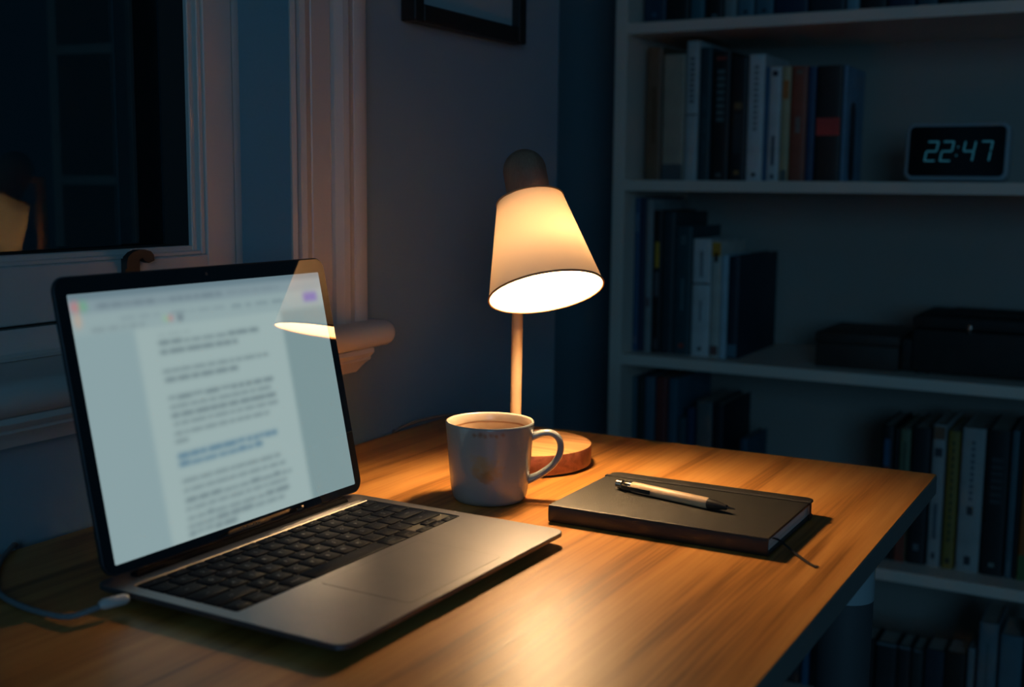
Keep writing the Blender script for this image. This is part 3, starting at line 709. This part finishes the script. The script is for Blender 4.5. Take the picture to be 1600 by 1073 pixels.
# lid: its glass front plane stands on the hinge line
AL, HY, LH = .2071, .2122-LD/2, .2216
def lidM(h, t):                                # h up the lid, t behind the glass
    return (HY + h*math.sin(AL) + t*math.cos(AL), LZ + .0015 + h*math.cos(AL) - t*math.sin(AL))
def lidring(inset, t, r=.0115, h0=.0035):
    pts = rrect(hx-inset, (LH-h0)/2-inset, r, 8, 0, (LH+h0)/2); out = []
    for a, b in pts:
        y, zz = lidM(b, t); out.append((a, y, zz))
    return out
bm = bmesh.new(); loft(bm, [lidring(.0008, .0001), lidring(.0001, .0008), lidring(0, .0030), lidring(.0015, .0050, .010), lidring(.006, .0056, .008)])
fin('lid', bm, M_lid, lp, smooth=True, angle=35)
SB = .0105
SBv, STv = SB+.0006, LH-.0134
def lp_pt(u, h, t): y, zz = lidM(h, t); return (u, y, zz)
bm = bmesh.new()                               # black glass border around the display
o_ = [lp_pt(a, b, -.0003) for a, b in rrect(hx-.0013, (LH-.0035)/2-.0013, .0105, 8, 0, (LH+.0035)/2)]
i_ = [lp_pt(a, b, -.0003) for a, b in rrect(hx-.0102, (STv-SBv)/2, .0012, 8, 0, (STv+SBv)/2)]
O = [bm.verts.new(p) for p in o_]; I = [bm.verts.new(p) for p in i_]
O2 = [bm.verts.new(lp_pt(a, b, .0002)) for a, b in rrect(hx-.0013, (LH-.0035)/2-.0013, .0105, 8, 0, (LH+.0035)/2)]
for i in range(len(O)):
    j = (i+1) % len(O); bm.faces.new((O[i], O[j], I[j], I[i])); bm.faces.new((O[i], O2[i], O2[j], O[j]))
fin('bezel', bm, M_bezel, lp)
me = text_mesh('MacBook Air', .0042)
o = link('bezel_lettering', me, mat('bezel_text', (.10, .10, .11), .4), lp, lp_pt(0, .0066, -.0006)); o.rotation_euler = (PI/2-AL, 0, 0)
# camera dot
bm = bmesh.new(); bmesh.ops.create_cone(bm, cap_ends=True, segments=14, radius1=.0016, radius2=.0016, depth=.0001)
o = fin('webcam', bm, M_aludark, lp, lp_pt(0, LH-.0065, -.0004)); o.rotation_euler = (PI/2-AL, 0, 0)
# hinge bar
bm = bmesh.new(); bmesh.ops.create_cone(bm, cap_ends=True, segments=24, radius1=.0040, radius2=.0040, depth=.246, matrix=Matrix.Translation((0, HY+.0012, LZ-.0002)) @ Matrix.Rotation(PI/2, 4, 'Y'))
fin('hinge', bm, M_hinge, lp, smooth=True)

# display: a fine grid whose colours are the document shown on it (soft, low contrast)
def display():
    nx, ny = 300, 190
    img = np.zeros((ny, nx, 3)); uu = (np.arange(nx)+.5)/nx; vv = (np.arange(ny)+.5)/ny
    Ug, Vg = np.meshgrid(uu, vv)
    img[:] = (.245, .345, .362)
    page = (Ug > .200) & (Ug < .787) & (Vg < .845); img[page] = (.315, .415, .412)
    right = (Ug >= .787) & (Vg < .845); img[right] = (.195, .285, .295)
    bar = (Vg > .845) & (Vg <= .925); img[bar] = (.270, .365, .375)
    bar = Vg > .925; img[bar] = (.215, .295, .325)
    img[Vg > .978] = (.13, .20, .235)
    rs = np.random.RandomState(3)
    def words(u0, u1, v, h=.0125, col=(.115, .165, .185), k=1.0, gap=.006):
        u = u0
        while u < u1-.01:
            w_ = min(rs.uniform(.018, .062), u1-u); m = (Ug > u) & (Ug < u+w_) & (abs(Vg-v) < h*rs.uniform(.42, .58))
            a = min(1, k*rs.uniform(1.0, 1.2)); img[m] = img[m]*(1-a) + np.array(col)*a; u += w_+gap
    for u0, u1, v in [(.276, .694, .781), (.276, .58, .745), (.272, .705, .668), (.275, .563, .634), (.277, .702, .561), (.278, .697, .527), (.278, .705, .492),
                      (.279, .706, .458), (.277, .66, .421), (.274, .336, .387), (.273, .692, .232), (.273, .694, .195), (.273, .714, .154), (.271, .687, .121), (.269, .702, .086), (.267, .663, .054), (.266, .452, .025)]:
        words(u0, u1, v)
    for u0, u1, v in [(.272, .688, .332), (.273, .609, .299)]: words(u0, u1, v, h=.017, col=(.085, .185, .265), gap=.004)
    words(.09, .55, .950, .012, (.12, .17, .2), .75); words(.57, .80, .953, .010, (.13, .18, .21), .5)
    words(.16, .30, .895, .010, (.16, .22, .25), .5, .014); words(.34, .56, .893, .010, (.16, .22, .25), .6, .012); words(.58, .83, .892, .016, (.13, .19, .22), .55, .016)
    words(.06, .24, .862, .009, (.15, .2, .22), .7, .010); words(.28, .40, .812, .008, (.15, .2, .22), .6, .010)
    def dot(u, v, ru, rv, col, k=1):
        d = ((Ug-u)/ru)**2+((Vg-v)/rv)**2; a = np.clip(1.6-d, 0, 1)[..., None]*k; img[:] = img*(1-a)+np.array(col)*a
    dot(.020, .955, .012, .02, (.50, .16, .17), .8); dot(.046, .955, .012, .02, (.12, .36, .2), .8); dot(.022, .905, .010, .03, (.55, .33, .2), .6)
    dot(.318, .874, .007, .012, (.25, .5, .2), .7); dot(.336, .874, .007, .012, (.5, .12, .12), .8); dot(.372, .872, .010, .014, (.10, .13, .16), .9)
    m = (Ug > .905) & (Ug < .972) & (Vg > .875) & (Vg < .918); img[m] = (.155, .145, .42)
    # soften, as a screen shown out of focus
    k = np.exp(-.5*(np.arange(-6, 7)/1.7)**2); k /= k.sum()
    pad = np.pad(img, ((6, 6), (6, 6), (0, 0)), 'edge')
    kx = np.exp(-.5*(np.arange(-6, 7)/2.6)**2); kx /= kx.sum()
    pad = np.apply_along_axis(lambda a: np.convolve(a, kx, 'valid'), 1, pad)
    img = np.apply_along_axis(lambda a: np.convolve(a, k*1.0, 'valid'), 0, pad)
    X = np.linspace(-(hx-.0102), hx-.0102, nx+1); Hh = np.linspace(SBv, STv, ny+1)
    co = np.zeros(((nx+1)*(ny+1), 3)); XX, HH = np.meshgrid(X, Hh)
    co[:, 0] = XX.ravel(); t = -.00025
    co[:, 1] = HY + HH.ravel()*math.sin(AL) + t*math.cos(AL); co[:, 2] = LZ + .0015 + HH.ravel()*math.cos(AL) - t*math.sin(AL)
    idx = np.arange((nx+1)*(ny+1)).reshape(ny+1, nx+1)
    q = np.stack([idx[:-1, :-1], idx[:-1, 1:], idx[1:, 1:], idx[1:, :-1]], -1).reshape(-1, 4)
    me = bpy.data.meshes.new('display'); me.vertices.add(len(co)); me.vertices.foreach_set('co', co.ravel())
    me.loops.add(q.size); me.loops.foreach_set('vertex_index', q.ravel().astype(np.int32))
    me.polygons.add(len(q)); me.polygons.foreach_set('loop_start', np.arange(0, q.size, 4, dtype=np.int32)); me.update(calc_edges=True)
    ca = me.color_attributes.new('screen_print', 'FLOAT_COLOR', 'POINT')
    im = np.pad(img, ((0, 1), (0, 1), (0, 0)), 'edge'); cc_ = np.ones((len(co), 4)); cc_[:, :3] = im.reshape(-1, 3)
    ca.data.foreach_set('color', cc_.ravel())
    m = mat('display_panel', (.004, .004, .005), .025, ior=1.85)
    at = N(m, 'ShaderNodeAttribute', attribute_name='screen_print'); L(m, at.outputs['Color'], bsdf(m).inputs['Emission Color'])
    bsdf(m).inputs['Emission Strength'].default_value = SCREEN_STRENGTH
    o = link('display', me, m, lp); o['label'] = 'lit screen showing a text document'
display()

# charging cable
cb = thing('charging_cable', 'white charging cable looping from the left side of the laptop to the wall', 'cable', (-.63, .575, DZ))
def rel(ps, o): return [Vector(p)-Vector(o) for p in ps]
org = (-.63, .575, 0)
path = catmull(rel([(-.6225, .5560, .0110), (-.6262, .5430, .0085), (-.6400, .5330, .0042), (-.6724, .5325, .0030), (-.7039, .5375, .0028), (-.7288, .5475, .0028), (-.7593, .5700, .0028), (-.7860, .5950, .0030), (-.8010, .6150, .0036), (-.8110, .6280, .0020), (-.8125, .6330, -.0100), (-.8125, .6360, -.05), (-.8125, .64, -.20)], org), 8)
bm = bmesh.new(); tube(bm, path, .0021, 10); fin('cord', bm, M_cable, cb, smooth=True, angle=60)
bm = bmesh.new(); tube(bm, rel([(-.6180, .5665, .0110), (-.6180, .5640, .0110), (-.6225, .5500, .0110), (-.6235, .5470, .0108)], org), [.0030, .0040, .0040, .0024], 14); fin('plug', bm, M_plug, cb, smooth=True)

# ------------------------------------------------------------------ mug
mg = thing('mug', 'white coffee stained mug standing between laptop and lamp', 'mug', (-.5563, .9614, DZ))
bm = bmesh.new(); r0, r1, h = .0355, .0423, .0761
R_ = lambda zz: r0 + (r1-r0)*(min(zz/h, 1))**.8
pr = [(0.0, .0012), (r0-.009, .0012), (r0-.008, 0), (r0-.005, 0), (r0-.0018, .0012), (r0, .0045)] + [(R_(zz), zz) for zz in (.012, .02, .03, .04, .05, .06, .068, .0735)] + [(r1-.0003, .0753), (r1-.0012, h)]
lathe(bm, pr, 72); fin('body', bm, M_mug, mg, smooth=True, angle=50)
bm = bmesh.new(); pi = [(r1-.0012, h), (r1-.0022, .0757), (r1-.0028, .0745)] + [(R_(zz)-.0032, zz) for zz in (.068, .06, .05, .04, .03, .02, .012)] + [(r0-.007, .007), (0, .0055)]
lathe(bm, pi, 72); fin('interior', bm, M_muginner, mg, smooth=True, angle=50)
a = math.radians(27); dr = Vector((math.cos(a), math.sin(a), 0))
hp = [(.0360, .0590), (.0430, .0622), (.0500, .0646), (.0580, .0648), (.0645, .0605), (.0674, .0525), (.0660, .0430), (.0602, .0340), (.0520, .0272), (.0440, .0222), (.0340, .0180)]
path = catmull([dr*p + Vector((0, 0, zz)) for p, zz in hp], 6)
bm = bmesh.new(); nP = len(path)
rings = []; side = Vector((-dr.y, dr.x, 0))
for i, p in enumerate(path):
    t = (path[min(i+1, nP-1)]-path[max(i-1, 0)]).normalized(); nn = t.cross(side)
    f = abs(i/(nP-1)-.5)*2; wv_ = .0052 + .0016*f**3; tk = .0032 + .0012*f**4
    rings.append([p + side*wv_*math.cos(2*PI*k/14) + nn*tk*math.sin(2*PI*k/14) for k in range(14)])
loft(bm, rings); fin('handle', bm, M_mug, mg, smooth=True, angle=60)

# ------------------------------------------------------------------ desk lamp
lampo = (-.5941, 1.1075, DZ)
la = thing('desk_lamp', 'lit desk lamp with round wooden base and tilted yellow shade behind the mug', 'lamp', lampo)
bm = bmesh.new(); br, bh = .0689, .0238
lathe(bm, [(0, .0015), (br-.0040, .0015), (br-.0030, .0025), (br-.0006, .0032), (br, .0045), (br, bh-.0018), (br-.0006, bh-.0005), (br-.0020, bh), (0, bh)], 96)
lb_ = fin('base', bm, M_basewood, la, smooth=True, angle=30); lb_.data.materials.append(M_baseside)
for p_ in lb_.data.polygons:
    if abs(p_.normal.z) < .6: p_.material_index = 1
bm = bmesh.new(); lathe(bm, [(0, 0), (br-.003, 0), (br-.0025, .0015), (0, .0016)], 64); fin('base_pad', bm, M_rubber, la)
pb = Vector((-.5975, 1.0860, DZ+bh-.001)) - Vector(lampo); pt_ = Vector((-.5949, 1.0860, DZ+.3020)) - Vector(lampo)
bm = bmesh.new(); tube(bm, [pb, pb.lerp(pt_, .33), pb.lerp(pt_, .66), pt_], .0059, 24); fin('pole', bm, M_pole, la, smooth=True)
capo = Vector((-.5770, 1.0632, DZ+.3117)) - Vector(lampo)
ax = Vector((.3854, -.3131, -1.0)).normalized()
q = Vector((0, 0, -1)).rotation_difference(ax)          # local -z runs down the shade's axis
def axial(name, bm, m, smooth=True, angle=40, parent=la):
    bmesh.ops.transform(bm, matrix=Matrix.Translation(capo) @ q.to_matrix().to_4x4(), verts=bm.verts)
    return fin(name, bm, m, parent, smooth=smooth, angle=angle)
bm = bmesh.new(); cr = .0218
lathe(bm, [(.0001, cr)] + [(cr*math.sin(a), cr*math.cos(a)) for a in [PI/2*i/10 for i in range(1, 10)]] + [(cr, 0), (cr, -.012), (cr, -.0335), (0.0001, -.0335)], 48)
axial('cap', bm, M_capwood)
bm = bmesh.new(); tube(bm, [pt_ + Vector((0, 0, -.0045)), capo + Vector((-.008, .010, -.012))], .0048, 16); fin('joint', bm, M_pole, la, smooth=True)
L1, L2, q1, q2 = .0332, .1310, .0334, .0567
bm = bmesh.new(); nz_ = 24
prf = [(q1 + (q2-q1)*i/nz_, -(L1 + (L2-L1)*i/nz_)) for i in range(nz_+1)]
lathe(bm, prf, 96); lathe(bm, [(q1, -L1), (cr-.001, -L1-.0002)], 96)
bmesh.ops.remove_doubles(bm, verts=bm.verts, dist=1e-5)
shd = axial('shade', bm, M_shade, angle=60)
def torus_ring(R0, zz, rr, name):
    bm = bmesh.new(); n1, n2 = 96, 10
    rings = [[((R0+rr*math.cos(2*PI*j/n2))*math.cos(2*PI*i/n1), (R0+rr*math.cos(2*PI*j/n2))*math.sin(2*PI*i/n1), zz+rr*math.sin(2*PI*j/n2)) for j in range(n2)] for i in range(n1)]
    rings.append(rings[0]); loft(bm, rings, cap=False); bmesh.ops.remove_doubles(bm, verts=bm.verts, dist=1e-6)
    return axial(name, bm, M_rim, parent=shd)
torus_ring(q2, -L2, .0011, 'rim'); torus_ring(q1, -L1, .0011, 'rim')
bm = bmesh.new(); lathe(bm, [(.0001, -.0336), (.012, -.0336), (.0135, -.0336), (.0135, -.046), (.0215, -.0525), (.0215, -.0535), (.0095, -.0555), (.0001, -.0555)], 32); axial('socket', bm, M_socket)  # flared skirt added to hold bulb light off the shade's top
bm = bmesh.new(); bc_ = -.0800; br_ = .0190
lathe(bm, [(br_*math.sin(a), bc_ + br_*math.cos(a)) for a in [PI*i/16 for i in range(4, 16)]] + [(.0001, bc_-br_)], 32); bb = axial('bulb', bm, M_bulb); bb.location = (.012, -.003, 0)   # bulb moved off axis to shift its pool of light
# power cord: leaves the back of the base, arches and drops behind the desk
pth = catmull(rel([(-.650, 1.1500, DZ+.0060), (-.668, 1.1640, DZ+.0035), (-.700, 1.1950, DZ+.0085), (-.740, 1.2250, DZ+.0150), (-.768, 1.2260, DZ+.0150), (-.790, 1.2050, DZ+.0110), (-.802, 1.1860, DZ+.0060), (-.8120, 1.1750, DZ-.0020), (-.8125, 1.1700, DZ-.02), (-.8125, 1.17, DZ-.20)], lampo), 8)
bm = bmesh.new(); tube(bm, pth, .0020, 10); pc = fin('power_cord', bm, mat('lamp_cord', (.22, .15, .11), .6), la, smooth=True, angle=60)

# ------------------------------------------------------------------ notebook
NL, NW, NT = .2002, .1454, .0160
nb = thing('notebook', 'closed black hardcover notebook with elastic band lying on the desk', 'notebook', (-.2706-NL/2, .918+NW/2, DZ), .004)
def cover_half(bm, z0, z1):
    # spine edge (near side, -y) squarer, far corners rounded
    def out(hx_, y0, y1, r):
        p = [(hx_, y0+.002), (hx_, y1-r)] + [(hx_-r+r*math.cos(a), y1-r+r*math.sin(a)) for a in [PI/2*i/6 for i in range(1, 7)]]
        return p + [(-a, b) for a, b in p[::-1]]
    loft(bm, [[(a, b, z0) for a, b in out(NL/2-.0003, -NW/2, NW/2-.0003, .0075)], [(a, b, z0+.0003) for a, b in out(NL/2, -NW/2, NW/2, .0078)],
              [(a, b, z1-.0004) for a, b in out(NL/2, -NW/2, NW/2, .0078)], [(a, b, z1) for a, b in out(NL/2-.0004, -NW/2, NW/2-.0004, .0074)]])
bm = bmesh.new(); cover_half(bm, .0004, .0024); cover_half(bm, NT-.0022, NT)
# rounded spine joining both boards
sp = []
for i in range(13):
    a = -PI/2 + PI*i/12
    sp.append((-NW/2+.0022 - .0026*math.cos(a)**.6 if abs(math.cos(a)) > 1e-6 else -NW/2+.0022, NT/2+.0002 + (NT/2-.0002)*math.sin(a)))
inn = [(-NW/2+.0026, NT-.0022), (-NW/2+.0016, NT/2), (-NW/2+.0026, .0024)]
loft(bm, [[(sx*(NL/2-.0002), y, zz) for y, zz in sp+inn] for sx in (-1, 1)])
fin('cover', bm, M_cover, nb, smooth=True, angle=40)
bm = bmesh.new(); pg = rrect(NL/2-.0030, NW/2-.0030, .006, 6, 0, .0006)
loft(bm, [[(a, b, .0025) for a, b in pg], [(a, b, NT-.0023) for a, b in pg]]); fin('page_block', bm, M_nbpage, nb, smooth=True)
bm = bmesh.new(); ey = NW/2-.0185; ew = .0026; o1, o2 = NL/2+.0004, NL/2+.0010
sec = [(-o2, -.0002+.0004), (-o2, NT+.0006), (o2, NT+.0006), (o2, .0002)]; sec2 = [(-o1, .0003), (-o1, NT+.0001), (o1, NT+.0001), (o1, .0003)]
A = [bm.verts.new((x, ey-ew, zz)) for x, zz in sec]; B = [bm.verts.new((x, ey+ew, zz)) for x, zz in sec]
A2 = [bm.verts.new((x, ey-ew, zz)) for x, zz in sec2]; B2 = [bm.verts.new((x, ey+ew, zz)) for x, zz in sec2]
for i in range(3):
    bm.faces.new((A[i], A[i+1], B[i+1], B[i])); bm.faces.new((A2[i], B2[i], B2[i+1], A2[i+1])); bm.faces.new((A[i], A2[i], A2[i+1], A[i+1])); bm.faces.new((B[i], B[i+1], B2[i+1], B2[i]))
bm.faces.new((A[0], B[0], B2[0], A2[0])); bm.faces.new((A[3], A2[3], B2[3], B[3]))
fin('elastic_band', bm, M_elastic, nb)
nbo = Vector((-.2706-NL/2, .918+NW/2, DZ))
rp_ = catmull([Vector(p)-nbo for p in ((-.2790, .9420, DZ+.0095), (-.2700, .9400, DZ+.0098), (-.2630, .9385, DZ+.0070), (-.2545, .9365, DZ+.0022), (-.2440, .9260, DZ+.0009), (-.2350, .9160, DZ+.0008), (-.2290, .9120, DZ+.0008))], 7)
bm = bmesh.new(); nP = len(rp_); rings = []
for i, p in enumerate(rp_):
    t = (rp_[min(i+1, nP-1)]-rp_[max(i-1, 0)]); t.normalize(); s = Vector((-t.y, t.x, 0)).normalized(); wv_ = .0016 + (.0008 if i > nP-5 else 0)
    rings.append([p-s*wv_, p+s*wv_, p+s*wv_+Vector((0, 0, .0004)), p-s*wv_+Vector((0, 0, .0004))])
loft(bm, rings); fin('ribbon', bm, M_ribbon, nb)

# ------------------------------------------------------------------ pen
pa = Vector((-.4410, 1.0010, 0)); pe = Vector((-.3165, .9720, 0)); d_ = pe-pa; PL = d_.length; rot = math.atan2(d_.y, d_.x)
pr_ = .0050
pn = thing('pen', 'slim tan ballpoint pen with black tip lying on the notebook', 'pen', (pa.x, pa.y, DZ+NT+.0001+pr_), rot)
def xl(bm, prof, n=24):     # lathe along x
    lathe(bm, prof, n); bmesh.ops.transform(bm, matrix=Matrix.Rotation(PI/2, 4, 'Y'), verts=bm.verts)
def penpart(name, prof, m):
    bm = bmesh.new(); xl(bm, prof); return fin(name, bm, m, pn, smooth=True, angle=30)
penpart('barrel', [(.0001, .0180), (.0046, .0180), (.0050, .0190), (.0050, .100), (.0047, .101), (.0001, .101)], M_brass)
penpart('collar', [(.0001, .0085), (.0040, .0085), (.0042, .0090), (.0042, .0180), (.0001, .0180)], M_chrome)
penpart('button', [(.0001, 0), (.0036, 0), (.0042, .0008), (.0042, .0068), (.0030, .0072), (.0030, .0085), (.0001, .0085)], M_chrome)
penpart('grip_cone', [(.0001, .101), (.0048, .101), (.0046, .106), (.0022, .1195), (.0001, .1195)], M_blackplastic)
penpart('point', [(.0001, .1195), (.0013, .1195), (.0010, .1225), (.0004, PL), (.0001, PL)], M_chrome)
bm = bmesh.new(); cl = [(.0085, -.0040), (.0085, -.0062), (.012, -.0078), (.0400, -.0072), (.0420, -.0064), (.0415, -.0054), (.0390, -.0060), (.0150, -.0064), (.0120, -.0056), (.0120, -.0040)]
loft(bm, [[(x, y, -.0018) for x, y in cl], [(x, y, .0018) for x, y in cl]]); fin('clip', bm, M_blackplastic, pn, smooth=True)

bpy.context.view_layer.update()
